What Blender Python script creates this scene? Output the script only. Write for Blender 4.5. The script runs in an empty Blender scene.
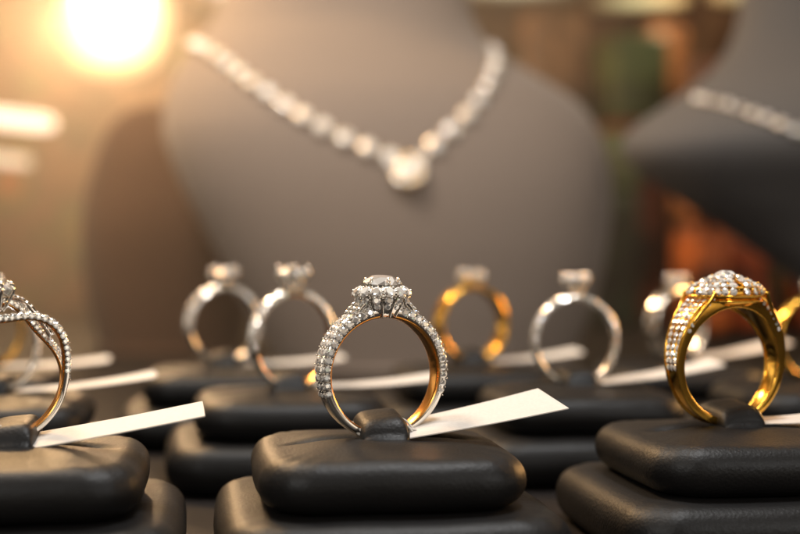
import bpy, math, random
from mathutils import Vector, Matrix, noise
from mathutils.bvhtree import BVHTree
random.seed(7)
sc = bpy.context.scene
COL = sc.collection
pi = math.pi

# ------------------------------------------------------------------ materials
def new_mat(name):
    m = bpy.data.materials.new(name); m.use_nodes = True
    nt = m.node_tree; b = nt.nodes['Principled BSDF']
    return m, nt, b
def bump(nt, b, scale, strength, dist=0.02, detail=4, kind='noise', coord='Object'):
    tc = nt.nodes.new('ShaderNodeTexCoord')
    if kind == 'noise':
        t = nt.nodes.new('ShaderNodeTexNoise'); t.inputs['Detail'].default_value = detail; out = t.outputs['Fac']
    else:
        t = nt.nodes.new('ShaderNodeTexVoronoi'); out = t.outputs['Distance']
    t.inputs['Scale'].default_value = scale
    nt.links.new(tc.outputs[coord], t.inputs['Vector'])
    bp = nt.nodes.new('ShaderNodeBump'); bp.inputs['Strength'].default_value = strength
    bp.inputs['Distance'].default_value = dist
    nt.links.new(out, bp.inputs['Height'])
    nt.links.new(bp.outputs['Normal'], b.inputs['Normal'])
    return tc, t, bp
def metal(name, col, rough, bs=6, st=0.05):
    m, nt, b = new_mat(name)
    b.inputs['Base Color'].default_value = (*col, 1); b.inputs['Metallic'].default_value = 1
    tc, t, bp = bump(nt, b, bs, st, 0.02)
    mr = nt.nodes.new('ShaderNodeMapRange')
    mr.inputs['To Min'].default_value = rough*0.6; mr.inputs['To Max'].default_value = rough*1.5
    nt.links.new(t.outputs['Fac'], mr.inputs['Value']); nt.links.new(mr.outputs['Result'], b.inputs['Roughness'])
    return m
M_SILVER = metal('white_gold', (0.90, 0.86, 0.80), 0.14)
M_GOLD = metal('yellow_gold', (0.98, 0.55, 0.09), 0.13)
M_INNER = metal('white_gold_warm_reflection', (1.0, 0.48, 0.11), 0.22)  # orange reflection painted into the white gold bands' inner face

def diamond_mat(name, rough, dmin, dmax, glass):
    m, nt, b = new_mat(name)
    out = nt.nodes['Material Output']
    geo = nt.nodes.new('ShaderNodeNewGeometry')
    ramp = nt.nodes.new('ShaderNodeValToRGB')  # facet tints paint the stones' coloured fire, picked by facet direction
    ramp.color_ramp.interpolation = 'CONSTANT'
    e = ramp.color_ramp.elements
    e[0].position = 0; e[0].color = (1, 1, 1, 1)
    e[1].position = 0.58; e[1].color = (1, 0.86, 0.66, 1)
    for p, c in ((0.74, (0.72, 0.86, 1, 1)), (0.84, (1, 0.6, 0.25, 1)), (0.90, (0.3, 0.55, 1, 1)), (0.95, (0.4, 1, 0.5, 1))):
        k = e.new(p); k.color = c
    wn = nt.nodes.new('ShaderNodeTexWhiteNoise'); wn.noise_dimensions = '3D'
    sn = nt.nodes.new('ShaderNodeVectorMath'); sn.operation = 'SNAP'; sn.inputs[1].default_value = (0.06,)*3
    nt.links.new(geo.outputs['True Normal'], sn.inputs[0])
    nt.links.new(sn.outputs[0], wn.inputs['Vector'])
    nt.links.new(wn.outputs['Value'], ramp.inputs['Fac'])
    gl = nt.nodes.new('ShaderNodeBsdfGlossy'); gl.inputs['Roughness'].default_value = rough
    nt.links.new(ramp.outputs['Color'], gl.inputs['Color'])
    gs = nt.nodes.new('ShaderNodeBsdfGlass'); gs.inputs['IOR'].default_value = 2.2
    gs.inputs['Roughness'].default_value = 0.02
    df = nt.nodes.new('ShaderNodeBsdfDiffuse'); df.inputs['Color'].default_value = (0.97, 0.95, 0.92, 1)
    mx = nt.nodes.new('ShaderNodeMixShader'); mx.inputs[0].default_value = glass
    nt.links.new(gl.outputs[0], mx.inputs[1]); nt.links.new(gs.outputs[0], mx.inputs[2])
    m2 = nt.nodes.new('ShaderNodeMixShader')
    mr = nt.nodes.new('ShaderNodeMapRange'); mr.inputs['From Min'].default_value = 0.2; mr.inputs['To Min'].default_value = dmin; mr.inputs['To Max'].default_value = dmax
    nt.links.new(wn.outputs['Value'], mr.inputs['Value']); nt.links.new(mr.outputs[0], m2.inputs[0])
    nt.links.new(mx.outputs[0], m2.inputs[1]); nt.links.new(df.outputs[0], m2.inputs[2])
    nt.links.new(m2.outputs[0], out.inputs['Surface'])
    return m
M_DIA = diamond_mat('diamond', 0.08, 0.14, 0.80, 0.12)
M_DIA2 = diamond_mat('frosty_diamond', 0.30, 0.10, 0.85, 0.06)

def leather():
    m, nt, b = new_mat('black_leather')
    tc, t, bp = bump(nt, b, 18, 0.4, 0.008, kind='vor')
    n2 = nt.nodes.new('ShaderNodeTexNoise'); n2.inputs['Scale'].default_value = 34; n2.inputs['Detail'].default_value = 6
    nt.links.new(tc.outputs['Object'], n2.inputs['Vector'])
    n3 = nt.nodes.new('ShaderNodeTexNoise'); n3.inputs['Scale'].default_value = 1.1; n3.inputs['Detail'].default_value = 2
    nt.links.new(tc.outputs['Object'], n3.inputs['Vector'])
    b2 = nt.nodes.new('ShaderNodeBump'); b2.inputs['Strength'].default_value = 0.4; b2.inputs['Distance'].default_value = 0.009
    b3 = nt.nodes.new('ShaderNodeBump'); b3.inputs['Strength'].default_value = 0.12; b3.inputs['Distance'].default_value = 0.04
    nt.links.new(n2.outputs['Fac'], b2.inputs['Height']); nt.links.new(bp.outputs[0], b2.inputs['Normal'])
    nt.links.new(n3.outputs['Fac'], b3.inputs['Height']); nt.links.new(b2.outputs[0], b3.inputs['Normal'])
    nt.links.new(b3.outputs[0], b.inputs['Normal'])
    r = nt.nodes.new('ShaderNodeValToRGB')
    r.color_ramp.elements[0].color = (0.005, 0.005, 0.0052, 1); r.color_ramp.elements[1].color = (0.010, 0.009, 0.009, 1)
    nt.links.new(n3.outputs['Fac'], r.inputs['Fac']); nt.links.new(r.outputs[0], b.inputs['Base Color'])
    mr = nt.nodes.new('ShaderNodeMapRange'); mr.inputs['To Min'].default_value = 0.36; mr.inputs['To Max'].default_value = 0.60
    nt.links.new(n2.outputs['Fac'], mr.inputs['Value']); nt.links.new(mr.outputs[0], b.inputs['Roughness'])
    b.inputs['Specular IOR Level'].default_value = 0.30
    b.inputs['Specular Tint'].default_value = (0.90, 0.95, 1.0, 1)
    return m
M_LEATHER = leather()
def fabric(name, c1, c2, sheen=0.2):
    m, nt, b = new_mat(name)
    b.inputs['Roughness'].default_value = 0.85
    tc, t, bp = bump(nt, b, 25, 0.4, 0.03)
    r = nt.nodes.new('ShaderNodeValToRGB')
    r.color_ramp.elements[0].color = (*c1, 1); r.color_ramp.elements[1].color = (*c2, 1)
    nt.links.new(t.outputs['Fac'], r.inputs['Fac']); nt.links.new(r.outputs[0], b.inputs['Base Color'])
    b.inputs['Sheen Weight'].default_value = sheen
    return m
M_BUST = fabric('taupe_linen', (0.18, 0.145, 0.125), (0.245, 0.20, 0.17))
M_BUST2 = fabric('charcoal_linen', (0.07, 0.067, 0.07), (0.11, 0.106, 0.105), 0.1)
M_BUST3 = fabric('brown_linen', (0.06, 0.026, 0.012), (0.09, 0.042, 0.02), 0.1)
def paper():
    m, nt, b = new_mat('white_paper')
    b.inputs['Roughness'].default_value = 0.6
    tc, t, bp = bump(nt, b, 18, 0.15, 0.01)
    r = nt.nodes.new('ShaderNodeValToRGB')
    r.color_ramp.elements[0].color = (0.58, 0.56, 0.53, 1); r.color_ramp.elements[1].color = (0.72, 0.70, 0.67, 1)
    nt.links.new(t.outputs['Fac'], r.inputs['Fac']); nt.links.new(r.outputs[0], b.inputs['Base Color'])
    return m
M_PAPER = paper()
def plain(name, col, rough=0.5, sc_=5, var=0.3, spec=0.5):
    m, nt, b = new_mat(name)
    tc, t, bp = bump(nt, b, sc_, 0.15, 0.03)
    r = nt.nodes.new('ShaderNodeValToRGB')
    r.color_ramp.elements[0].color = (*[c*(1-var) for c in col], 1); r.color_ramp.elements[1].color = (*[c*(1+var) for c in col], 1)
    if var > 0.5:
        r.color_ramp.elements[0].position = 0.38; r.color_ramp.elements[1].position = 0.62
    nt.links.new(t.outputs['Fac'], r.inputs['Fac']); nt.links.new(r.outputs[0], b.inputs['Base Color'])
    b.inputs['Roughness'].default_value = rough
    b.inputs['Specular IOR Level'].default_value = spec
    return m
def emis(name, col, s):
    m, nt, b = new_mat(name)
    b.inputs['Base Color'].default_value = (*col, 1)
    b.inputs['Emission Color'].default_value = (*col, 1); b.inputs['Emission Strength'].default_value = s
    return m
def emis_grad(name, col, s, hw, hh, base=0.5, power=3.2, r0=0.1):
    """soft glow painted into the emission: brightest in the middle, fading to the rim"""
    m, nt, b = new_mat(name)
    b.inputs['Base Color'].default_value = (0.3, 0.2, 0.1, 1)
    tc = nt.nodes.new('ShaderNodeTexCoord')
    mp = nt.nodes.new('ShaderNodeMapping'); mp.inputs['Scale'].default_value = (1/hw, 0, 1/hh)
    nt.links.new(tc.outputs['Object'], mp.inputs['Vector'])
    ln = nt.nodes.new('ShaderNodeVectorMath'); ln.operation = 'LENGTH'
    nt.links.new(mp.outputs[0], ln.inputs[0])
    r = nt.nodes.new('ShaderNodeMapRange'); r.interpolation_type = 'SMOOTHERSTEP'
    r.inputs['From Min'].default_value = 1.08; r.inputs['From Max'].default_value = r0
    r.inputs['To Min'].default_value = 0; r.inputs['To Max'].default_value = 1
    nt.links.new(ln.outputs['Value'], r.inputs['Value'])
    pw = nt.nodes.new('ShaderNodeMath'); pw.operation = 'POWER'; pw.inputs[1].default_value = power
    nt.links.new(r.outputs[0], pw.inputs[0])
    mu = nt.nodes.new('ShaderNodeMath'); mu.operation = 'MULTIPLY_ADD'; mu.inputs[1].default_value = s; mu.inputs[2].default_value = base
    nt.links.new(pw.outputs[0], mu.inputs[0])
    b.inputs['Emission Color'].default_value = (*col, 1)
    nt.links.new(mu.outputs[0], b.inputs['Emission Strength'])
    return m

# ------------------------------------------------------------------ mesh helper
class MB:
    def __init__(s): s.v = []; s.f = []; s.m = []
    def add(s, vs, fs, mat=0, M=None):
        o = len(s.v)
        s.v += [tuple(M @ Vector(v)) if M else tuple(v) for v in vs]
        s.f += [tuple(i+o for i in f) for f in fs]
        s.m += (mat if isinstance(mat, list) else [mat]*len(fs))
    def obj(s, name, mats, parent=None, smooth=True):
        me = bpy.data.meshes.new(name); me.from_pydata(s.v, [], s.f)
        for m in mats: me.materials.append(m)
        me.polygons.foreach_set('material_index', s.m)
        me.polygons.foreach_set('use_smooth', [smooth]*len(s.f))
        me.update()
        o = bpy.data.objects.new(name, me); COL.objects.link(o)
        if parent: o.parent = parent
        return o
def empty(name, loc, rz=0, label=None, cat=None, group=None, rx=0, ry=0):
    e = bpy.data.objects.new(name, None); e.empty_display_size = 0.3
    e.location = loc; e.rotation_euler = (rx, ry, rz); COL.objects.link(e)
    if label: e['label'] = label
    if cat: e['category'] = cat
    if group: e['group'] = group
    return e

def brilliant():
    f = []
    T = [(0.56*math.cos(i*pi/4), 0.56*math.sin(i*pi/4), 0.36) for i in range(8)]
    Mi = [(0.80*math.cos((i+.5)*pi/4), 0.80*math.sin((i+.5)*pi/4), 0.22) for i in range(8)]
    G = [(math.cos(j*pi/8), math.sin(j*pi/8), 0.02) for j in range(16)]
    P = [(0.5*math.cos((i+.5)*pi/4), 0.5*math.sin((i+.5)*pi/4), -0.42) for i in range(8)]
    v = T+Mi+G+P+[(0, 0, -0.8)]
    f.append(tuple(range(8)))
    for i in range(8):
        n = (i+1) % 8; p = (i-1) % 8
        f.append((i, 8+i, n))
        f.append((i, 8+p, 16+2*i, 8+i))
        f.append((8+i, 16+2*i, 16+(2*i+1)))
        f.append((8+i, 16+(2*i+1), 16+(2*i+2) % 16))
        f.append((32+i, 16+(2*i+1), 16+2*i))
        f.append((32+i, 16+(2*i+2) % 16, 16+(2*i+1)))
        f.append((32+p, 32+i, 16+2*i))
        f.append((32+i, 32+p, 40))
    return v, f
BV, BF = brilliant()
BVL = [(x, y, z*(0.9 if z > 0 else 0.5)) for x, y, z in BV]
def orient(p, n, s, spin=0, tilt=0.0):
    n = Vector(n).normalized()
    if tilt:
        n = (n+Vector([random.uniform(-tilt, tilt) for _ in range(3)])).normalized()
    q = n.to_track_quat('Z', 'Y').to_matrix().to_4x4()
    return Matrix.Translation(Vector(p)) @ q @ Matrix.Rotation(spin, 4, 'Z') @ Matrix.Scale(s, 4)
def stone(mb, p, n, r, tilt=0.08, low=False):
    mb.add(BVL if low else BV, BF, 0, orient(p, n, r, random.uniform(0, 1), tilt))
def ball(mb, p, r, mat=0, seg=8, rings=5):
    vs = [(0, 0, 1)]
    for i in range(1, rings):
        a = pi*i/rings
        for j in range(seg):
            b = 2*pi*j/seg; vs.append((math.sin(a)*math.cos(b), math.sin(a)*math.sin(b), math.cos(a)))
    vs.append((0, 0, -1)); fs = []
    for j in range(seg):
        fs.append((0, 1+j, 1+(j+1) % seg))
        for i in range(rings-2):
            a = 1+i*seg; fs.append((a+j, a+seg+j, a+seg+(j+1) % seg, a+(j+1) % seg))
        a = 1+(rings-2)*seg; fs.append((a+j, len(vs)-1, a+(j+1) % seg))
    mb.add([tuple(Vector(v)*r+Vector(p)) for v in vs], fs, mat)
def tube(mb, pts, rad, mat=0, seg=8, closed=False):
    pts = [Vector(p) for p in pts]; n = len(pts); vs = []; fs = []
    up = Vector((0.13, 0.2, 1)).normalized()
    for i, p in enumerate(pts):
        if closed: t = pts[(i+1) % n]-pts[i-1]
        else: t = pts[min(i+1, n-1)]-pts[max(i-1, 0)]
        t.normalize(); a = t.cross(up)
        if a.length < 1e-3: a = t.cross(Vector((1, 0, 0)))
        a.normalize(); b = a.cross(t)
        r = rad[i] if isinstance(rad, (list, tuple)) else rad
        for j in range(seg):
            th = 2*pi*j/seg; vs.append(p+a*math.cos(th)*r+b*math.sin(th)*r)
    for i in range(n if closed else n-1):
        k = (i+1) % n
        for j in range(seg):
            l = (j+1) % seg; fs.append((i*seg+j, i*seg+l, k*seg+l, k*seg+j))
    if not closed:
        fs.append(tuple(range(seg))[::-1]); fs.append(tuple((n-1)*seg+j for j in range(seg)))
    mb.add(vs, fs, mat)
def catmull(P, sub=8):
    P = [Vector(p) for p in P]; out = []
    for i in range(len(P)-1):
        p0 = P[max(i-1, 0)]; p1 = P[i]; p2 = P[i+1]; p3 = P[min(i+2, len(P)-1)]
        for k in range(sub):
            t = k/sub
            out.append(0.5*((2*p1)+(-p0+p2)*t+(2*p0-5*p1+4*p2-p3)*t*t+(-p0+3*p1-3*p2+p3)*t**3))
    out.append(P[-1]); return out

# ------------------------------------------------------------------ ring parts
def rp(phi, r, y, R):
    return Vector((r*math.sin(phi), y, R+r*math.cos(phi)))
PROF = []
for k in range(20):
    a = 2*pi*k/20
    c, s_ = math.cos(a), math.sin(a)
    PROF.append((math.copysign(abs(c)**0.5, c), math.copysign(abs(s_)**0.5, s_)))
def strand(mb, R, fn, n=144, a0=0, a1=2*pi, inner=1):
    closed = abs(a1-a0-2*pi) < 1e-6
    N = n if closed else n+1
    vs = []; fs = []; ms = []; K = len(PROF)
    for i in range(N):
        phi = a0+(a1-a0)*i/n
        ri, ro, yc, hw = fn(phi)
        for u, v in PROF:
            vs.append(rp(phi, (ri+ro)/2+v*(ro-ri)/2, yc+u*hw, R))
    for i in range(n):
        k = (i+1) % N
        for j in range(K):
            l = (j+1) % K
            fs.append((i*K+j, i*K+l, k*K+l, k*K+j))
            mid = (PROF[j][1]+PROF[l][1])/2
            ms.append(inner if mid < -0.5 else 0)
    if not closed:
        fs.append(tuple(range(K))); ms.append(0); fs.append(tuple((N-1)*K+j for j in range(K))[::-1]); ms.append(0)
    mb.add(vs, fs, ms)
def angs(lo, hi, step):
    n = max(1, int((hi-lo)/step)); return [lo+(hi-lo)*i/n for i in range(n+1)]
def pave_rows(st, bd, R, fn, lo, hi, rows, rs0, sides=True, beads=True):
    for sgn in (1, -1):
        ri, ro, yc, hw = fn(lo)
        for a in angs(lo, hi, 2.04*rs0/ro):
            phi = a*sgn if sgn > 0 else 2*pi-a
            ri, ro, yc, hw = fn(phi)
            rs = rs0*(1-0.25*max(0, (a-hi+0.5)/0.5))
            n = Vector((math.sin(phi), 0, math.cos(phi)))
            for k in range(rows):
                off = 0 if rows == 1 else (-1+2*k/(rows-1))*(hw-rs*0.98)
                stone(st, rp(phi, ro-rs*0.10, yc+off, R), n+Vector((0, off*0.6, 0)), rs, 0.04, True)
            if sides and (ro-ri) > rs*1.5:
                for sy in (-1, 1):
                    stone(st, rp(phi+0.01, ro-rs*1.05, yc+sy*(hw-0.004), R), Vector((0, sy, 0))+n*0.15, rs*0.92, 0.04, True)
            if beads:
                ph2 = phi+rs0/ro
                for k in range(rows+1):
                    off = (-1+2*k/rows)*(hw-0.015)
                    ball(bd, rp(ph2, ro+rs*0.08, yc+off, R), rs*0.22, 0, 6, 4)
                if sides:
                    for sy in (-1, 1):
                        ball(bd, rp(ph2, ro-rs*1.9, yc+sy*(hw+0.0), R), rs*0.2, 0, 6, 4)

def solitaire_head(par, R, ro, r=0.27, metalm=None, prongs=6, h=0.34, y=0, dm=None):
    zt = R+ro+h
    st = MB(); stone(st, (0, y, zt), (0, 0, 1), r, 0)
    st.obj('center_stone', [dm or M_DIA], par, False)
    mb = MB()
    for i in range(prongs):
        a = 2*pi*(i+.5)/prongs
        d = Vector((math.cos(a), math.sin(a), 0))
        o = Vector((0, y, 0))
        pts = catmull([o+d*0.06+Vector((0, 0, R+ro-0.05)), o+d*r*0.50+Vector((0, 0, zt-0.24)), o+d*(r*1.0)+Vector((0, 0, zt-0.02)), o+d*(r*0.86)+Vector((0, 0, zt+0.11*r/0.27))], 4)
        tube(mb, pts, 0.034, 0, 7); ball(mb, pts[-1], 0.046)
    for zz, rr in ((zt-0.17, r*0.62), (zt-0.27, r*0.40)):
        tube(mb, [(rr*math.cos(t*pi/12), y+rr*math.sin(t*pi/12), zz) for t in range(24)], 0.022, 0, 6, True)
    mb.obj('setting', [metalm], par)

def halo_head(par, R, ro, metalm, r=0.29, rh=0.385, n=13, h=0.385):
    zt = R+ro+h
    st = MB(); stone(st, (0, 0, zt-0.0), (0, -0.12, 1), r, 0)
    st.obj('center_stone', [M_DIA], par, False)
    hs = MB(); mb = MB()
    D = -0.005
    for i in range(n):
        a = 2*pi*(i+.5)/n; d = Vector((math.cos(a), math.sin(a), 0))
        n1 = Vector((0, 0, 0.75))+d
        c1 = d*(rh+0.02)+Vector((0, 0, zt-0.135-D))
        stone(hs, c1, n1, 0.094, 0.03)
        n2 = Vector((0, 0, -0.05))+d
        stone(hs, d*(rh+0.012)+Vector((0, 0, zt-0.265-D)), n2, 0.066, 0.04, True)
        stone(hs, d*(rh-0.055)+Vector((0, 0, zt-0.365-D)), d+Vector((0, 0, -0.4)), 0.054, 0.04, True)
        q = orient(c1, n1, 1)
        tube(mb, [q @ Vector((0.095*math.cos(t*pi/7), 0.095*math.sin(t*pi/7), -0.008)) for t in range(14)], 0.009, 0, 5, True)
        a2 = 2*pi*i/n; e = Vector((math.cos(a2), math.sin(a2), 0))
        ball(mb, e*(rh+0.06)+Vector((0, 0, zt-0.12-D)), 0.020, 0, 7, 5)
        ball(mb, e*(rh+0.045)+Vector((0, 0, zt-0.20-D)), 0.018, 0, 7, 5)
        ball(mb, e*(rh-0.04)+Vector((0, 0, zt-0.070-D)), 0.020, 0, 7, 5)
        pts = catmull([e*(rh+0.02)+Vector((0, 0, zt-0.22-D)), e*(rh-0.01)+Vector((0, 0, zt-0.31-D)), e*(rh-0.09)+Vector((0, 0, zt-0.43-D)), e*(rh-0.15)+Vector((0, 0, zt-0.53-D))], 4)
        tube(mb, pts, 0.018, 0, 6)
    prof = [(rh-0.11, zt-0.06-D), (rh-0.01, zt-0.13-D), (rh+0.0, zt-0.20-D), (rh-0.02, zt-0.28-D), (rh-0.06, zt-0.36-D), (rh-0.12, zt-0.45-D), (rh-0.16, zt-0.53-D), (0.05, zt-0.54-D)]
    vs = []; fs = []; K = 60
    for rr, zz in prof:
        for k in range(K):
            aa = 2*pi*k/K
            vs.append((rr*math.cos(aa)*(1+0.02*math.cos(n*aa)), rr*math.sin(aa)*(1+0.02*math.cos(n*aa)), zz))
    for i in range(len(prof)-1):
        for k in range(K): fs.append((i*K+k, (i+1)*K+k, (i+1)*K+(k+1) % K, i*K+(k+1) % K))
    mb.add(vs, fs, 0)
    for sx in (-1, 1):
        for yy in (-0.15, 0.0, 0.15):
            P = catmull([rp(sx*0.50, 1.05, yy, R), rp(sx*0.40, 1.10, yy, R), (sx*0.33, yy*1.1, R+ro+0.09)], 5)
            tube(mb, P, 0.045, 0, 7)
            for p in P[1::3]: stone(hs, p+Vector((sx*0.02, 0, 0.035)), (sx*0.5, yy*1.5, 1), 0.056, 0.05, True)
    for i in range(6):
        a = 2*pi*(i+.5)/6; d = Vector((math.cos(a), math.sin(a), 0))
        pts = [d*0.2+Vector((0, 0, zt-0.3)), d*(r+0.010)+Vector((0, 0, zt-0.03)), d*(r*0.86)+Vector((0, 0, zt+0.06))]
        tube(mb, catmull(pts, 3), 0.018, 0, 6); ball(mb, pts[-1], 0.028)
    hs.obj('halo_stones', [M_DIA], par, False)
    mb.obj('setting', [metalm], par)

def finish_pave(st, bd, par, m, dm=None):
    s = st.obj('pave_stones', [dm or M_DIA], par, False); s['kind'] = 'stuff'
    if bd.v:
        b = bd.obj('bead_prongs', [m], par); b['kind'] = 'stuff'

def halo_ring(loc, rz, label, R=1.03):
    e = empty('ring', loc, rz, label, 'ring', 'rings on the display stands')
    def fn(phi):
        c = (1+math.cos(phi))/2
        return (0.87, 0.985+0.085*c**0.8, 0, 0.14+0.075*c)
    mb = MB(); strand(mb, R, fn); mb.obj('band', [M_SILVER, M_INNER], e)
    st = MB(); bd = MB(); pave_rows(st, bd, R, fn, 0.30, 1.85, 3, 0.066)
    finish_pave(st, bd, e, M_SILVER)
    halo_head(e, R, 1.02, M_SILVER)
    return e

def cluster_ring(loc, rz, label, R=1.0):
    e = empty('ring', loc, rz, label, 'ring', 'rings on the display stands')
    mb = MB(); st = MB(); bd = MB()
    def fn(phi):
        c = (1+math.cos(phi))/2
        return (0.855, 0.945+0.03*c+0.16*c**5, 0, 0.125+0.17*c**2.2)
    strand(mb, R, fn, inner=0)
    for sy in (-1, 1):
        def fr_(phi, sy=sy):
            ri, ro, y, hw = fn(phi); return (ri-0.010, ro+0.020, sy*(hw-0.008), 0.024)
        strand(mb, R, fr_, inner=0)
    for sgn in (1, -1):
        for a in angs(0.40, 1.62, 0.10):
            phi = a*sgn; ri, ro, y, hw = fn(phi); n = Vector((math.sin(phi), 0, math.cos(phi)))
            rows = 4 if hw > 0.22 else 3
            for k in range(rows):
                off = (-1+2*k/(rows-1))*(hw-0.07)
                stone(st, rp(phi, ro-0.0, off, R), n, 0.050, 0.05, True)
            if a < 1.1:
                for sy in (-1, 1):
                    stone(st, rp(phi, ro-0.055, sy*(hw+0.012), R), (0, sy, 0), 0.036, 0.04, True)
    for sx in (-1, 1):
        for sy in (-1, 1):
            P = catmull([rp(sx*1.15, 0.93, sy*0.17, R), rp(sx*0.80, 0.99, sy*0.26, R), rp(sx*0.52, 1.08, sy*0.35, R), (sx*0.46, sy*0.38, R+1.08)], 6)
            tube(mb, P, [0.022+0.018*k/len(P) for k in range(len(P))], 0, 8)
    mb.obj('band', [M_GOLD, M_GOLD], e)
    finish_pave(st, bd, e, M_GOLD)
    # stepped cluster: wide lower tier, smaller peaked upper tier
    zt = R+1.06+0.13
    cs = MB(); fr = MB()
    def sq(a, sx, sy): return (sx*math.copysign(abs(math.cos(a))**0.7, math.cos(a)), sy*math.copysign(abs(math.sin(a))**0.7, math.sin(a)))
    for ri_, (s, z, cnt, rr) in enumerate(((0.0, 0.15, 1, 0.16), (0.34, 0.115, 9, 0.080), (0.58, 0.060, 14, 0.078), (0.82, -0.005, 20, 0.074), (0.97, -0.10, 25, 0.064))):
        for k in range(cnt):
            a = 2*pi*(k+.5*(ri_ % 2))/cnt; x, y = sq(a, s*0.57, s*0.44)
            n = Vector((x*0.9, y*1.0, 1)) if s < 0.9 else Vector((x, y, 0.2))
            stone(cs, (x, y, zt+z), n, rr, 0.10)
            a += pi/max(cnt, 1); x, y = sq(a, s*0.59, s*0.46)
            if cnt > 1: ball(fr, (x, y, zt+z+0.020), 0.018, 0, 6, 4)
    def ringpts(s, z): return [(*sq(2*pi*t/48, s*0.58, s*0.46), z) for t in range(48)]
    for s, z, r in ((0.97, zt-0.17, 0.022), (0.88, zt-0.25, 0.026)):
        tube(fr, ringpts(s, z), r, 0, 6, True)
    lay = [(0.05, 0.10), (0.40, 0.085), (0.70, 0.01), (0.90, -0.06), (0.92, -0.15), (0.86, -0.23), (0.70, -0.32), (0.3, -0.34)]
    plate = []; fs = []
    for s, z in lay: plate += ringpts(s, zt+z)
    fs.append(tuple(range(48)))
    for q in range(len(lay)-1):
        for t in range(48): fs.append((q*48+t, (q+1)*48+t, (q+1)*48+(t+1) % 48, q*48+(t+1) % 48))
    fr.add(plate, fs, 0)
    o = cs.obj('cluster_stones', [M_DIA], e, False); o['kind'] = 'stuff'
    fr.obj('setting', [M_GOLD], e)
    return e

def crossover_ring(loc, rz, label, R=1.05):
    e = empty('ring', loc, rz, label, 'ring', 'rings on the display stands')
    mb = MB(); st = MB(); bd = MB()
    for sg in (-1, 1):
        def fn(phi, sg=sg):
            p = phi if phi <= pi else phi-2*pi
            c = (1+math.cos(p))/2
            y = sg*0.25*math.sin(p*1.7)*c if abs(p) < 1.85 else 0
            y += sg*0.05
            lift = 0.14*c**3*math.cos(p*3.4)*sg
            return (0.90+lift+0.03*c, 1.0+lift+0.05*c, y, 0.07+0.02*c)
        strand(mb, R, fn)
        pave_rows(st, bd, R, fn, 0.0, 1.6, 2, 0.046, sides=False)
        for a in angs(-1.5, 1.5, 0.088):
            phi = a % (2*pi); ri, ro, yc, hw = fn(phi)
            stone(st, rp(phi, (ri+ro)/2+0.01, yc-hw+0.002, R), (0, -1, 0), 0.044, 0.03, True)
    bow = catmull([rp(-0.95, 0.98, 0.1, R), (-0.55, -0.1, R+1.02), (-0.15, -0.2, R+1.20), (0.2, 0.0, R+1.17), (0.5, 0.16, R+1.0), rp(0.95, 0.98, 0.1, R)], 8)
    tube(mb, bow, 0.045, 0, 8)
    for p in bow[::2]: stone(st, p+Vector((0, -0.01, 0.035)), (0, -0.3, 1), 0.046, 0.05, True)
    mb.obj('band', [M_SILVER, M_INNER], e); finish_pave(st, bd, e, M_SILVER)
    solitaire_head(e, R, 1.02, 0.22, M_SILVER, 6, 0.26, dm=M_DIA)
    return e

def solitaire_ring(loc, rz, label, metalm=None, R=1.0, pave=True, r=0.26, hw=0.1, inner=None, rows=1, h=0.3, prongs=6, headm=None):
    metalm = metalm or M_SILVER
    e = empty('ring', loc, rz, label, 'ring', 'rings on the display stands')
    def fn(phi):
        c = (1+math.cos(phi))/2
        return (0.875, 0.975+0.04*c, 0, hw+0.03*c)
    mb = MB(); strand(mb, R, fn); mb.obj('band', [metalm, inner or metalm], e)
    if pave:
        st = MB(); bd = MB(); pave_rows(st, bd, R, fn, 0.3, 1.7, rows, 0.070, beads=False, sides=True)
        finish_pave(st, bd, e, metalm, M_DIA)
    solitaire_head(e, R, 1.0, r, headm or metalm, prongs, h)
    return e

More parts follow.
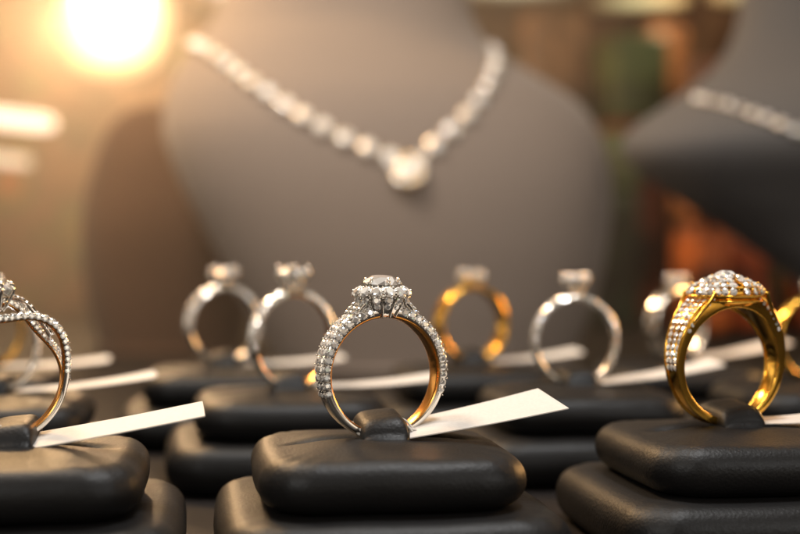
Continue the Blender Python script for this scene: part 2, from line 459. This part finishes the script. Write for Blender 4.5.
# ------------------------------------------------------------------ leather stands
def rrect(h, c, n=112):
    c = max(min(c, h), 0.0); s = h-c; out = []
    per = 8*s+2*pi*c
    for k in range(n):
        d = per*k/n
        side = int(d//(2*s+pi*c/2)) if per > 0 else 0
        side = min(side, 3); d -= side*(2*s+pi*c/2)
        if d <= 2*s: x, y = h, -s+d
        else:
            a = (d-2*s)/c if c > 0 else 0
            x, y = s+c*math.cos(a), s+c*math.sin(a)
        a = side*pi/2
        out.append((x*math.cos(a)-y*math.sin(a), x*math.sin(a)+y*math.cos(a)))
    return out
def cushion(mb, h, z0, z1, c=0.55, er=0.42, bulge=0.07, seed=0, wr=0.03, n=160, dip=0):
    t = z1-z0; prof = []
    for k in range(17):
        a = -pi/2+pi*k/16
        prof.append((er*(1-max(math.cos(a), 0)**0.95), z0+t/2+math.copysign(abs(math.sin(a))**0.95, a)*t/2))
    ins = er; top = []
    while ins < h-0.12:
        ins += 0.13
        f = min((ins-er)/(h-er), 1); top.append((ins, z1+bulge*math.sin(f*pi/2)**0.7))
    prof = prof+top
    vs = []; fs = []
    for d, z in prof:
        for x, y in rrect(h-d, max(c-d*0.6, 0.12*(h-d)), n):
            p = Vector((x, y, z))
            w = noise.noise(p*0.9+Vector((seed*7.1, 0, 0)))*wr+noise.noise(p*2.6+Vector((0, seed*3.3, 0)))*wr*0.2
            sw = 0.06*math.cos(min(abs(x), abs(y))/h*pi/2)
            ang = math.atan2(y, x); cornerness = max(0, abs(math.sin(2*ang))-0.8)/0.2
            w += 0.006*math.sin(ang*46+seed)*cornerness*(1 if d < er*1.1 else 0)
            nx = Vector((x, y, 0)).normalized() if (x or y) else Vector((0, 0, 0))
            kz = 1 if z >= z1-0.05 else 0.3
            q = p+nx*(w*(1-kz*0.5)+(sw if d < er else 0))+Vector((0, 0, w*kz))
            if dip and z >= z1-0.12:
                q.z -= dip*math.exp(-(y/0.13)**2)*(1 if abs(x) < 1.25 else math.exp(-((abs(x)-1.25)/0.12)**2))
            vs.append(q)
    P = len(prof)
    for i in range(P-1):
        for j in range(n):
            l = (j+1) % n; fs.append((i*n+j, i*n+l, (i+1)*n+l, (i+1)*n+j))
    fs.append(tuple(range(n))[::-1])
    vs.append((0, 0, z1+bulge-dip)); c_ = len(vs)-1
    for j in range(n): fs.append(((P-1)*n+j, (P-1)*n+(j+1) % n, c_))
    mb.add(vs, fs, 0)
def strap_mesh(mb):
    """leather flap folded out of the slot and running back through the ring"""
    L = 30; K = 22; vs = []; fs = []
    for i in range(L+1):
        t = i/L; y = -0.50+1.45*t
        e0 = min(1, math.sqrt(max(0, 1-(1-min(t/0.24, 1))**2)))
        e1 = min(1, math.sqrt(max(0, 1-(1-min((1-t)/0.25, 1))**2)))
        s = max(min(e0, e1), 0.03)
        hw = 0.38*(0.85+0.15*s); hh = (0.36+0.06*t)*s
        for k in range(K):
            a = pi*k/(K-1)
            x = -math.copysign(abs(math.cos(a))**0.5, math.cos(a))*hw
            z = abs(math.sin(a))**0.55*hh*(1+0.10*x/hw)
            vs.append((x, y+0.0, 1.80+z+0.008*noise.noise(Vector((x*5, y*5, 3)))))
    for i in range(L):
        for k in range(K-1): fs.append((i*K+k, i*K+k+1, (i+1)*K+k+1, (i+1)*K+k))
    fs.append(tuple(range(K))); fs.append(tuple(L*K+k for k in range(K))[::-1])
    mb.add(vs, fs, 0)

def build_stand(loc, rz, seed, label):
    e = empty('ring_stand', loc, rz, label, 'ring stand', 'ring display stands')
    a = MB(); cushion(a, 2.50, 0.0, 0.95, 0.80, 0.44, 0.05, seed, 0.02); a.obj('base_cushion', [M_LEATHER], e)
    b = MB(); cushion(b, 1.93, 0.96, 1.76, 0.75, 0.44, 0.12, seed+5, 0.03, dip=0.12); b.obj('top_cushion', [M_LEATHER], e)
    s = MB(); strap_mesh(s); s.obj('strap', [M_LEATHER], e)
    return e
RZ = math.radians(9)
L_ST = 'black leather two-tier ring stand holding one ring'
base_stand = build_stand((-0.28, 0.0, 0), RZ, 1, L_ST)
alt = build_stand((5.50, 1.40, 0), RZ, 4, L_ST)
def copy_stand(src, loc, rz):
    e = src.copy(); COL.objects.link(e); e.location = loc; e.rotation_euler = (0, 0, rz)
    for ch in src.children:
        c = ch.copy(); c.parent = e; COL.objects.link(c)
    return e
stands = [(-5.74, -0.85), (-8.3, 6.4), (-2.35, 7.35), (3.85, 8.2), (9.3, 9.1),
          (-10.4, 12.4), (-4.5, 13.1), (1.85, 13.9), (7.4, 14.8), (13.2, 15.6)]
for i, (x, y) in enumerate(stands):
    copy_stand(base_stand if i % 2 else alt, (x, y, 0), RZ+random.uniform(-0.03, 0.03))

ZB = 1.80
D2R = math.radians
halo_ring((-0.28, 0, ZB-0.02), D2R(24), 'white gold halo ring with pave diamonds on black stand')
g = cluster_ring((5.36, 1.40, ZB), D2R(22), 'broad yellow gold ring with domed diamond cluster top'); g.scale = (1.08, 1.08, 1.08)
crossover_ring((-5.92, -0.85, ZB), D2R(28), 'white gold crossover ring with two pave diamond strands')
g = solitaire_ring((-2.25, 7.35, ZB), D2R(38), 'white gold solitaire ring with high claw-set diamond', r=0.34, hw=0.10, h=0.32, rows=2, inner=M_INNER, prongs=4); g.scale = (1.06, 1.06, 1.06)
solitaire_ring((3.80, 8.2, ZB), D2R(14), 'white gold solitaire ring with pave diamond band', r=0.31, hw=0.10, h=0.32)
solitaire_ring((9.25, 9.1, ZB), D2R(20), 'yellow gold solitaire ring with small diamond', M_GOLD, r=0.24, hw=0.13, pave=False, h=0.2, headm=M_SILVER)
solitaire_ring((-8.3, 6.4, ZB), D2R(30), 'white gold pave ring on black stand', r=0.24)
solitaire_ring((-4.5, 13.1, ZB), D2R(30), 'white gold ring with pave diamond shoulders', R=1.10, r=0.36, hw=0.16, rows=2)
solitaire_ring((1.85, 13.9, ZB), D2R(24), 'thick yellow gold ring with diamond on top', M_GOLD, R=1.08, r=0.36, hw=0.24, pave=False, h=0.24, headm=M_SILVER)
solitaire_ring((7.4, 14.8, ZB), D2R(35), 'white gold ring with wide polished band', r=0.3, hw=0.2, pave=False, h=0.2)
solitaire_ring((-10.4, 12.4, ZB), D2R(25), 'slim yellow gold ring with small diamond', M_GOLD, r=0.2, pave=False)

# ------------------------------------------------------------------ price tags
def price_tag(root, nr, nf, fr_, ff, tip, label, string=True, bend=0.05):
    e = empty('price_tag', root, 0, label, 'price tag', 'paper price tags')
    r = Vector(root); mb = MB()
    nr, nf, fr_, ff, tip = [Vector(v)-r for v in (nr, nf, fr_, ff, tip)]
    n = 16; vs = []; fs = []
    th = Vector((0, 0, -0.016))
    for lay in (0, 1):
        for i in range(n+1):
            t = i/n; b = Vector((0, 0, -bend*math.sin(pi*t)))
            vs += [nr.lerp(nf, t)+b+th*lay, fr_.lerp(ff, t)+b+th*lay]
    vs += [tip, tip+th]
    o = 2*(n+1)
    for i in range(n):
        a = 2*i
        fs += [(a, a+2, a+3, a+1), (o+a+1, o+a+3, o+a+2, o+a), (a, o+a, o+a+2, a+2), (a+1, a+3, o+a+3, o+a+1)]
    a = 2*n; T = len(vs)-2
    fs += [(a, T, a+1), (o+a, o+a+1, T+1), (a, o+a, T+1, T), (a+1, T, T+1, o+a+1), (0, 1, o+1, o)]
    mb.add(vs, fs, 0); mb.obj('paper_strip', [M_PAPER], e, False)
    if string:
        s = MB()
        for q in range(3):
            pts = []
            for k in range(25):
                t = k/24
                pts.append(Vector((-0.62*t+0.05*q-0.02, -0.28+0.03*q-0.05*t, 0.00+0.12*math.sin(pi*t)+0.04*math.sin(9*t+2.1*q)+0.12*t)))
            tube(s, pts, 0.018, 0, 6)
        for q in range(2):
            pts = [Vector((-0.98+0.22*t+0.03*q, -0.36-0.06*t, -0.02+0.20*(1-t)**1.5+0.03*math.sin(8*t+3*q))) for t in [k/16 for k in range(17)]]
            tube(s, pts, 0.022, 0, 6)
        s.obj('string', [M_PAPER], e)
    return e
LT = 'white paper price tag tied to a ring'
price_tag((0.22, 0.1, 1.93), (0.15, -0.50, 1.90), (2.54, -0.45, 2.34), (0.15, 0.62, 2.04), (2.20, 0.72, 2.52), (2.37, 0.135, 2.43), LT, True, 0.015)
price_tag((-5.5, -0.8, 1.93), (-5.55, -1.30, 1.82), (-2.83, -1.15, 2.31), (-5.5, -0.45, 1.97), (-2.98, -0.40, 2.44), (-2.90, -0.78, 2.38), LT, True, 0.015)
def simple_tag(x, y, dx, dz, w=0.75, dy=0.4):
    price_tag((x, y, 1.92), (x, y-w/2, 1.92), (x+dx, y+dy-w/2, 1.92+dz), (x, y+w/2, 1.92), (x+dx-0.15, y+dy+w/2, 1.92+dz+0.08), (x+dx+0.0, y+dy, 1.95+dz), LT, False)
simple_tag(5.8, 1.40, 2.1, 0.15, dy=0.1)
simple_tag(-1.75, 7.35, 2.6, 0.12)
simple_tag(4.35, 8.2, 2.7, 0.35, 0.9)
simple_tag(-7.7, 6.4, 2.7, 0.25)
simple_tag(-3.9, 13.1, 2.5, 0.1)
simple_tag(2.4, 13.9, 2.4, 0.2, 0.9)
simple_tag(-9.9, 12.4, 2.6, 0.1, 0.9)
simple_tag(7.9, 14.8, 2.6, 0.4, 1.0)

# ------------------------------------------------------------------ busts and necklaces
def hermite(levels, z):
    ls = levels
    for i in range(len(ls)-1):
        if ls[i+1][0] <= z <= ls[i][0]:
            p0 = ls[max(i-1, 0)]; p1 = ls[i]; p2 = ls[i+1]; p3 = ls[min(i+2, len(ls)-1)]
            t = (z-p1[0])/(p2[0]-p1[0]); out = []
            for k in range(1, len(p1)):
                m1 = (p2[k]-p0[k])/(p2[0]-p0[0]); m2 = (p3[k]-p1[k])/(p3[0]-p1[0])
                d = p2[0]-p1[0]
                out.append((2*t**3-3*t*t+1)*p1[k]+(t**3-2*t*t+t)*m1*d+(-2*t**3+3*t*t)*p2[k]+(t**3-t*t)*m2*d)
            return out
    return ls[-1][1:]
def bust(levels, mat, label, ex=2.3):
    zt, zb = levels[0][0], levels[-1][0]
    cx = (levels[-1][1]+levels[-1][2])/2; cy = (levels[-1][3]+levels[-1][4])/2
    e = empty('necklace_bust', (cx, cy, zb), 0, label, 'necklace bust', 'necklace busts')
    n = 96; H = 90; vs = []; fs = []
    for i in range(H+1):
        z = zt+(zb-zt)*i/H
        l, r, f, b = hermite(levels, z)
        for k in range(n):
            a = 2*pi*k/n; c, s_ = math.cos(a), math.sin(a)
            x = (l+r)/2+(r-l)/2*math.copysign(abs(c)**(2/ex), c)
            y = (f+b)/2+(b-f)/2*math.copysign(abs(s_)**(2/ex), s_)
            vs.append((x, y, z))
    for i in range(H):
        for k in range(n): fs.append((i*n+k, (i+1)*n+k, (i+1)*n+(k+1) % n, i*n+(k+1) % n))
    fs.append(tuple(range(n))); fs.append(tuple(H*n+k for k in range(n))[::-1])
    bvh = BVHTree.FromPolygons([Vector(v) for v in vs], fs)
    mb = MB(); mb.add([(v[0]-cx, v[1]-cy, v[2]-zb) for v in vs], fs, 0)
    mb.obj('torso_form', [mat], e)
    p = MB(); l, r, f, b = levels[-1][1:]
    prof = [(1.0, -0.0), (1.06, 0.06), (1.06, 0.3), (1.0, 0.38)]
    pv = []; pf = []
    for s, z in prof:
        for k in range(48):
            a = 2*pi*k/48; pv.append((s*(r-l)/2*math.cos(a)*1.02, s*(b-f)/2*math.sin(a)*1.02, z+0.002))
    for i in range(3):
        for k in range(48): pf.append((i*48+k, i*48+(k+1) % 48, (i+1)*48+(k+1) % 48, (i+1)*48+k))
    pf.append(tuple(range(48))[::-1]); pf.append(tuple(144+k for k in range(48)))
    p.add(pv, pf, 0); p.obj('base', [mat], e)
    return e, bvh
M_SATIN = metal('satin_white_gold', (0.95, 0.84, 0.70), 0.32)
M_SATGOLD = metal('satin_pale_gold', (1.0, 0.70, 0.30), 0.28)
def necklace(bvh, path, y0, label, w0=0.26, w1=0.42, pend=0.75, drop=True, gap=2.5):
    pts2 = catmull([(x, 0, z) for x, z in path], 14); hit = []
    for p in pts2:
        h = bvh.ray_cast(Vector((p.x, y0, p.z)), Vector((0, 1, 0)))
        if h[0] is not None: hit.append((h[0], h[1] if h[1].y < 0 else -h[1]))
    low = min(range(len(hit)), key=lambda i: hit[i][0].z)
    org = hit[low][0]
    e = empty('necklace', org, 0, label, 'necklace', 'diamond necklaces')
    st = MB(); ch = MB(); last = None; N = len(hit)
    for i in range(N-1):
        a, na = hit[i]; b, nb = hit[i+1]
        t = 1-min(1, abs(i-low)/(N*0.5)); r = (w0+(w1-w0)*t)
        steps = 6
        for k in range(steps):
            p = a.lerp(b, k/steps); n = na.lerp(nb, k/steps)
            if last is None or (p-last).length > r*gap:
                stone(st, p+n*0.20-org, n+Vector((0, -0.3, 0.5)), r, 0.30)
                q = orient(p+n*0.14-org, n, 1)
                tube(ch, [q @ Vector((r*0.95*math.cos(t_*pi/8), r*0.95*math.sin(t_*pi/8), 0)) for t_ in range(16)], r*0.12, 0, 6, True)
                last = p.copy()
    tube(ch, [h[0]+h[1]*0.07-org for h in hit], 0.05, 0, 6)
    o = st.obj('necklace_stones', [M_DIA2], e, False); o['kind'] = 'stuff'
    ch.obj('chain', [M_SATIN], e)
    if drop:
        nn = (hit[low][1]+Vector((0, 0, 0.45))).normalized(); c = hit[low][0]+nn*0.35+Vector((0, 0, -pend*0.65))-org
        d = MB(); stone(d, c+nn*0.1, nn, pend*0.72, 0.0); d.obj('pendant_stone', [M_DIA2], e, False)
        q = MB()
        qm = orient(c, nn, 1)
        tube(q, [qm @ Vector((pend*0.8*math.cos(t), pend*0.8*math.sin(t), 0)) for t in [2*pi*k/28 for k in range(28)]], 0.14, 0, 8, True)
        tube(q, [c+Vector((0, 0, pend*0.8)), c+Vector((0, -0.05, pend*1.0)), hit[low][0]+nn*0.2-org], 0.12, 0, 8)
        q.obj('pendant_frame', [M_SATGOLD], e)
        hs = MB()
        for k in range(11):
            t = 2*pi*k/11; stone(hs, qm @ Vector((pend*0.85*math.cos(t), pend*0.85*math.sin(t), 0.1)), nn, 0.12, 0.4)
        hs.obj('pendant_halo', [M_DIA2], e, False)
    return e

b1, bv1 = bust([(17.5, -6.9, 2.6, 33.5, 39.5), (14.6, -8.2, 3.3, 32.6, 40), (13.4, -9.0, 4.1, 31.8, 40.4), (12.3, -9.6, 5.8, 31.0, 40.5),
                (11.1, -9.9, 7.5, 30.2, 40.2), (9.6, -9.8, 8.4, 29.6, 39.6), (7.6, -9.0, 8.75, 29.3, 39), (5.3, -7.8, 8.6, 29.4, 38.6),
                (3.0, -6.6, 8.1, 29.8, 38.2), (1.1, -5.6, 7.4, 30.2, 38), (0.0, -5.0, 6.9, 30.4, 38)],
               M_BUST, 'taupe linen necklace bust wearing a diamond necklace')
necklace(bv1, [(-8.7, 13.6), (-7.4, 12.75), (-5.6, 11.3), (-3.1, 9.65), (-0.5, 8.45), (0.42, 8.15), (1.25, 8.8), (2.5, 10.0), (3.45, 11.3), (3.85, 12.6), (3.7, 13.5)], 5,
         'diamond necklace with round halo pendant on linen bust', 0.25, 0.34, 0.66, True, 2.9)
b2, bv2 = bust([(17, 14.6, 24, 32, 37), (13.8, 13.9, 24, 31.5, 37), (12.2, 12.7, 24.4, 30, 37), (10.9, 10.9, 25.5, 28.2, 36.6), (9.9, 9.4, 26.3, 27.2, 36),
                (9.1, 8.75, 26.6, 26.8, 35.5), (8.3, 9.1, 26.3, 27.0, 34.8), (7.0, 10.8, 24.7, 28.0, 34), (5.3, 13.5, 22.5, 29.2, 34), (3.2, 16.2, 20.4, 30.2, 34), (0.0, 16.8, 19.8, 30.4, 34)],
               M_BUST2, 'charcoal necklace bust with tapered lower edge and necklace')
necklace(bv2, [(11.4, 10.6), (12.3, 10.15), (13.4, 9.6), (15.0, 8.9), (17.5, 8.1)], 5, 'slim diamond necklace on charcoal bust', 0.18, 0.25, 0.6, False, 2.9)
b3, bv3 = bust([(12.0, -13.0, -9.8, 43.0, 46.2), (11.6, -13.8, -8.9, 42.2, 47), (10.4, -14.6, -7.9, 41.4, 47.5), (8.6, -15.2, -7.3, 40.8, 48), (6.2, -15.6, -7.1, 40.3, 48),
                (3.5, -15.4, -7.2, 40.3, 47.6), (0, -14.6, -7.8, 40.5, 47)],
               M_BUST3, 'low brown display form below a bright lamp')

# ------------------------------------------------------------------ setting
def slab(name, x0, x1, y0, y1, z0, z1, mat, kind=None, bev=0.0):
    mb = MB()
    mb.add([(x0, y0, z0), (x1, y0, z0), (x1, y1, z0), (x0, y1, z0), (x0, y0, z1), (x1, y0, z1), (x1, y1, z1), (x0, y1, z1)],
           [(0, 3, 2, 1), (4, 5, 6, 7), (0, 1, 5, 4), (1, 2, 6, 5), (2, 3, 7, 6), (3, 0, 4, 7)], 0)
    o = mb.obj(name, [mat], None, False)
    if bev:
        m = o.modifiers.new('b', 'BEVEL'); m.width = bev; m.segments = 3
    if kind: o['kind'] = kind
    return o
M_TABLE = plain('black_velvet_tabletop', (0.012, 0.010, 0.010), 0.7, 3, 0.3, 0.15)
def wall_mat():
    m, nt, b = new_mat('mottled_wall_panelling')
    b.inputs['Roughness'].default_value = 0.8
    tc, t, bp = bump(nt, b, 0.16, 0.1, 0.05, 1)
    r = nt.nodes.new('ShaderNodeValToRGB'); e = r.color_ramp.elements
    e[0].position = 0.30; e[0].color = (0.02, 0.03, 0.015, 1)
    e[1].position = 0.75; e[1].color = (0.40, 0.13, 0.03, 1)
    for p, c in ((0.40, (0.07, 0.03, 0.015, 1)), (0.48, (0.20, 0.11, 0.055, 1)), (0.55, (0.10, 0.05, 0.025, 1)), (0.63, (0.08, 0.12, 0.04, 1))):
        k = e.new(p); k.color = c
    nt.links.new(t.outputs['Fac'], r.inputs['Fac']); nt.links.new(r.outputs[0], b.inputs['Base Color'])
    return m
M_WALL = wall_mat()
slab('tabletop', -60, 60, -12, 94, -1.5, -0.004, M_TABLE, 'structure')
slab('wall', -90, 90, 95, 97, -20, 70, M_WALL, 'structure')

M_HOUSE = plain('lamp_housing', (0.12, 0.09, 0.06), 0.5)
def lamp_fixture(name, c, w, h, col, s, label, rz=0, ry=0, rnd=False, soft=False):
    e = empty(name, c, rz, label, 'lamp', ry=ry)
    mb = MB()
    hw, hh = w/2, h/2; d = 0.8
    def loop(sx, sz, y, n=40):
        p = 2.8 if rnd else 3.5
        return [(sx*math.copysign(abs(math.cos(2*pi*k/n))**(2/p), math.cos(2*pi*k/n)), y, sz*math.copysign(abs(math.sin(2*pi*k/n))**(2/p), math.sin(2*pi*k/n))) for k in range(n)]
    def loft(mb_, ls):
        n = len(ls[0]); vs = [v for l in ls for v in l]; fs = [tuple(range(n)), tuple((len(ls)-1)*n+k for k in range(n))[::-1]]
        for i in range(len(ls)-1):
            for k in range(n): fs.append((i*n+k, (i+1)*n+k, (i+1)*n+(k+1) % n, i*n+(k+1) % n))
        mb_.add(vs, fs, 0)
    loft(mb, [loop(hw*0.9, hh*0.9, 0), loop(hw*0.98, hh*0.98, 0.1), loop(hw*0.98, hh*0.98, d), loop(hw*0.7, hh*0.7, d+0.5)])
    mb.obj('housing', [M_HOUSE], e, True)
    g = MB(); loft(g, [loop(hw*0.5, hh*0.5, -0.7), loop(hw*0.8, hh*0.8, -0.6), loop(hw*0.96, hh*0.96, -0.35), loop(hw, hh, -0.02)])
    if rnd: m = emis_grad(name+'_glow', col, s, hw, hh)
    elif soft: m = emis_grad(name+'_glow', col, s, hw, hh, 0.06, 1.0, 0.1)
    else: m = emis(name+'_glow', col, s)
    g.obj('diffuser', [m], e, True)
    return e
lamp_fixture('spot_lamp', (-21.9, 80, 24.4), 9.0, 11.6, (1, 0.74, 0.46), 32, 'bright rounded warm lamp glowing behind the busts', rnd=True)
lamp_fixture('light_bar', (-26.8, 70, 14.2), 6.0, 1.2, (1, 0.80, 0.58), 2.0, 'slim horizontal warm white light bar', ry=0.12)
lamp_fixture('light_bar', (-27.6, 70, 11.4), 4.2, 0.7, (1, 0.78, 0.55), 1.0, 'slim horizontal warm white light bar', ry=0.12)
lamp_fixture('ceiling_light_panel', (8.6, 88, 27.4), 13, 2.6, (0.94, 0.86, 0.56), 1.3, 'long pale yellow ceiling light panel', soft=True, ry=0.03)
lamp_fixture('ceiling_light_panel', (19.2, 84, 25.2), 8, 1.6, (0.66, 0.74, 0.40), 0.7, 'short pale green ceiling light panel', soft=True, ry=-0.05)
lamp_fixture('ceiling_light_panel', (28.6, 84, 25.8), 8, 2.0, (0.80, 0.78, 0.45), 0.7, 'short pale green ceiling light panel', soft=True)
lamp_fixture('ceiling_light_panel', (-13.0, 88, 27.0), 9, 2.4, (1, 0.9, 0.75), 1.8, 'short pale ceiling light panel', soft=True)

# dark bottles and boxes on the shelf behind, at uneven heights
def jbox(x, y, w, d, h, col, label, lid=None, z=0, rz=0.1, sc_=0.4):
    e = empty('jewelry_box', (x, y, z), rz, label, 'box', 'boxes behind the display')
    for nm, z0, z1, s in (('box_body', 0, h*0.7, 1.0), ('lid', h*0.7+0.01, h, 1.03)):
        o = slab(nm, -w/2*s, w/2*s, -d/2*s, d/2*s, z0, z1, plain('box_'+nm, col if nm == 'box_body' else (lid or col), 0.4, sc_, 0.9), None, 0.5)
        o.parent = e
jbox(18.9, 62, 2.6, 3, 9.6, (0.40, 0.10, 0.018), 'amber orange lacquered jewelry box', (0.36, 0.12, 0.03), rz=0.3)
jbox(22.4, 66, 3.4, 3, 8.6, (0.34, 0.07, 0.015), 'rust red lacquered jewelry box', (0.26, 0.10, 0.03), rz=-0.2)
jbox(27.2, 64, 4.0, 4, 5.0, (0.22, 0.05, 0.015), 'dark red lacquered jewelry box')
jbox(14.2, 68, 3.0, 4, 13.0, (0.012, 0.024, 0.012), 'tall dark green jewelry box', (0.06, 0.09, 0.03))
jbox(24.5, 76, 6.0, 4, 19.0, (0.06, 0.022, 0.012), 'tall dark brown jewelry box', (0.12, 0.04, 0.015), rz=-0.2, sc_=0.25)
jbox(31.5, 76, 5.0, 4, 17.0, (0.18, 0.07, 0.02), 'tall tan leather jewelry box')
jbox(17.8, 80, 4.4, 4, 21.5, (0.16, 0.04, 0.015), 'tall maroon lacquered jewelry box', (0.05, 0.075, 0.02), rz=0.25, sc_=0.25)
jbox(12.0, 84, 4.4, 4, 24.0, (0.03, 0.02, 0.012), 'tall black lacquered jewelry box', (0.17, 0.08, 0.03), sc_=0.25)
jbox(21.4, 86, 3.4, 3, 23.5, (0.03, 0.045, 0.015), 'tall olive green jewelry box', (0.22, 0.08, 0.02), sc_=0.25)

def haze():
    m = bpy.data.materials.new('added_glow_haze'); m.use_nodes = True; nt = m.node_tree
    for n_ in list(nt.nodes):
        if n_.type != 'OUTPUT_MATERIAL': nt.nodes.remove(n_)
    v = nt.nodes.new('ShaderNodeVolumeScatter'); v.inputs['Density'].default_value = 0.0058  # scattering volume added to spread the lamp's warm wash over the left
    v.inputs['Anisotropy'].default_value = 0.58; v.inputs['Color'].default_value = (1, 0.89, 0.76, 1)
    nt.links.new(v.outputs[0], nt.nodes['Material Output'].inputs['Volume'])
    slab('added_glow_haze', -50, 9, 17, 94.5, 0.01, 45, m, 'structure')
haze()

# ------------------------------------------------------------------ lights
def area(name, loc, target, size, power, col, sy=None):
    l = bpy.data.lights.new(name, 'AREA'); l.energy = power; l.color = col; l.size = size
    if sy: l.shape = 'RECTANGLE'; l.size_y = sy
    o = bpy.data.objects.new(name, l); COL.objects.link(o); o.location = loc
    o.rotation_euler = (Vector(target)-Vector(loc)).to_track_quat('-Z', 'Y').to_euler()
    return o
def point(name, loc, power, col, r=1):
    l = bpy.data.lights.new(name, 'POINT'); l.energy = power; l.color = col; l.shadow_soft_size = r
    o = bpy.data.objects.new(name, l); COL.objects.link(o); o.location = loc
    return o
area('overhead_key_light', (6, 2, 32), (0, 2, 1), 6, 6800, (1, 0.96, 0.92), 6)
area('front_left_light', (-16, -24, 16), (0, 4, 2), 5, 2400, (1, 0.94, 0.86))
area('front_right_light', (20, -18, 14), (0, 4, 2), 4, 1400, (1, 0.94, 0.88))
area('warm_back_light', (-20, 36, 30), (0, 4, 2), 6, 12500, (1, 0.60, 0.27))
area('warm_side_light', (16, 14, 6), (-0.3, 0, 2.6), 4, 2000, (1, 0.52, 0.18))  # unseen light added to bring more orange inside the ring bands
area('bust_light', (-13, 12, 33), (-4, 32, 9), 8, 10800, (1, 0.84, 0.68))
point('wall_glow_light', (-27, 84, 23), 12000, (1, 0.60, 0.30), 2)
point('lamp_glow', (-22, 77, 22.6), 27000, (1, 0.60, 0.29), 2.5)
point('amber_light', (20, 50, 16), 2200, (1, 0.6, 0.3), 1.5)  # unseen point added to light the boxes at the back
point('back_wall_light', (22, 80, 25), 1500, (1, 0.8, 0.5), 1.5)

w = bpy.data.worlds.new('World'); sc.world = w; w.use_nodes = True
nt = w.node_tree; bg = nt.nodes['Background']
tc = nt.nodes.new('ShaderNodeTexCoord'); nz = nt.nodes.new('ShaderNodeTexNoise')
nz.inputs['Scale'].default_value = 3.2; nz.inputs['Detail'].default_value = 3
rm = nt.nodes.new('ShaderNodeValToRGB')
e = rm.color_ramp.elements
e[0].position = 0.42; e[0].color = (0.02, 0.014, 0.01, 1)
e[1].position = 0.54; e[1].color = (0.26, 0.17, 0.11, 1)
k = e.new(0.64); k.color = (2.8, 2.4, 1.9, 1)
nt.links.new(tc.outputs['Generated'], nz.inputs['Vector']); nt.links.new(nz.outputs['Fac'], rm.inputs['Fac'])
nt.links.new(rm.outputs[0], bg.inputs['Color']); bg.inputs['Strength'].default_value = 0.52

# ------------------------------------------------------------------ camera
cam = bpy.data.cameras.new('Camera'); co = bpy.data.objects.new('Camera', cam); COL.objects.link(co)
co.location = (0, -20, 4.6); co.rotation_euler = (math.radians(90-0.4), 0, 0)
cam.lens = 58.5; cam.sensor_width = 36; cam.clip_start = 0.5; cam.clip_end = 500
cam.dof.use_dof = True; cam.dof.focus_distance = 19.85; cam.dof.aperture_fstop = 0.11; cam.dof.aperture_blades = 0
sc.camera = co
sc.view_settings.view_transform = 'Standard'; sc.view_settings.look = 'None'; sc.view_settings.exposure = 0
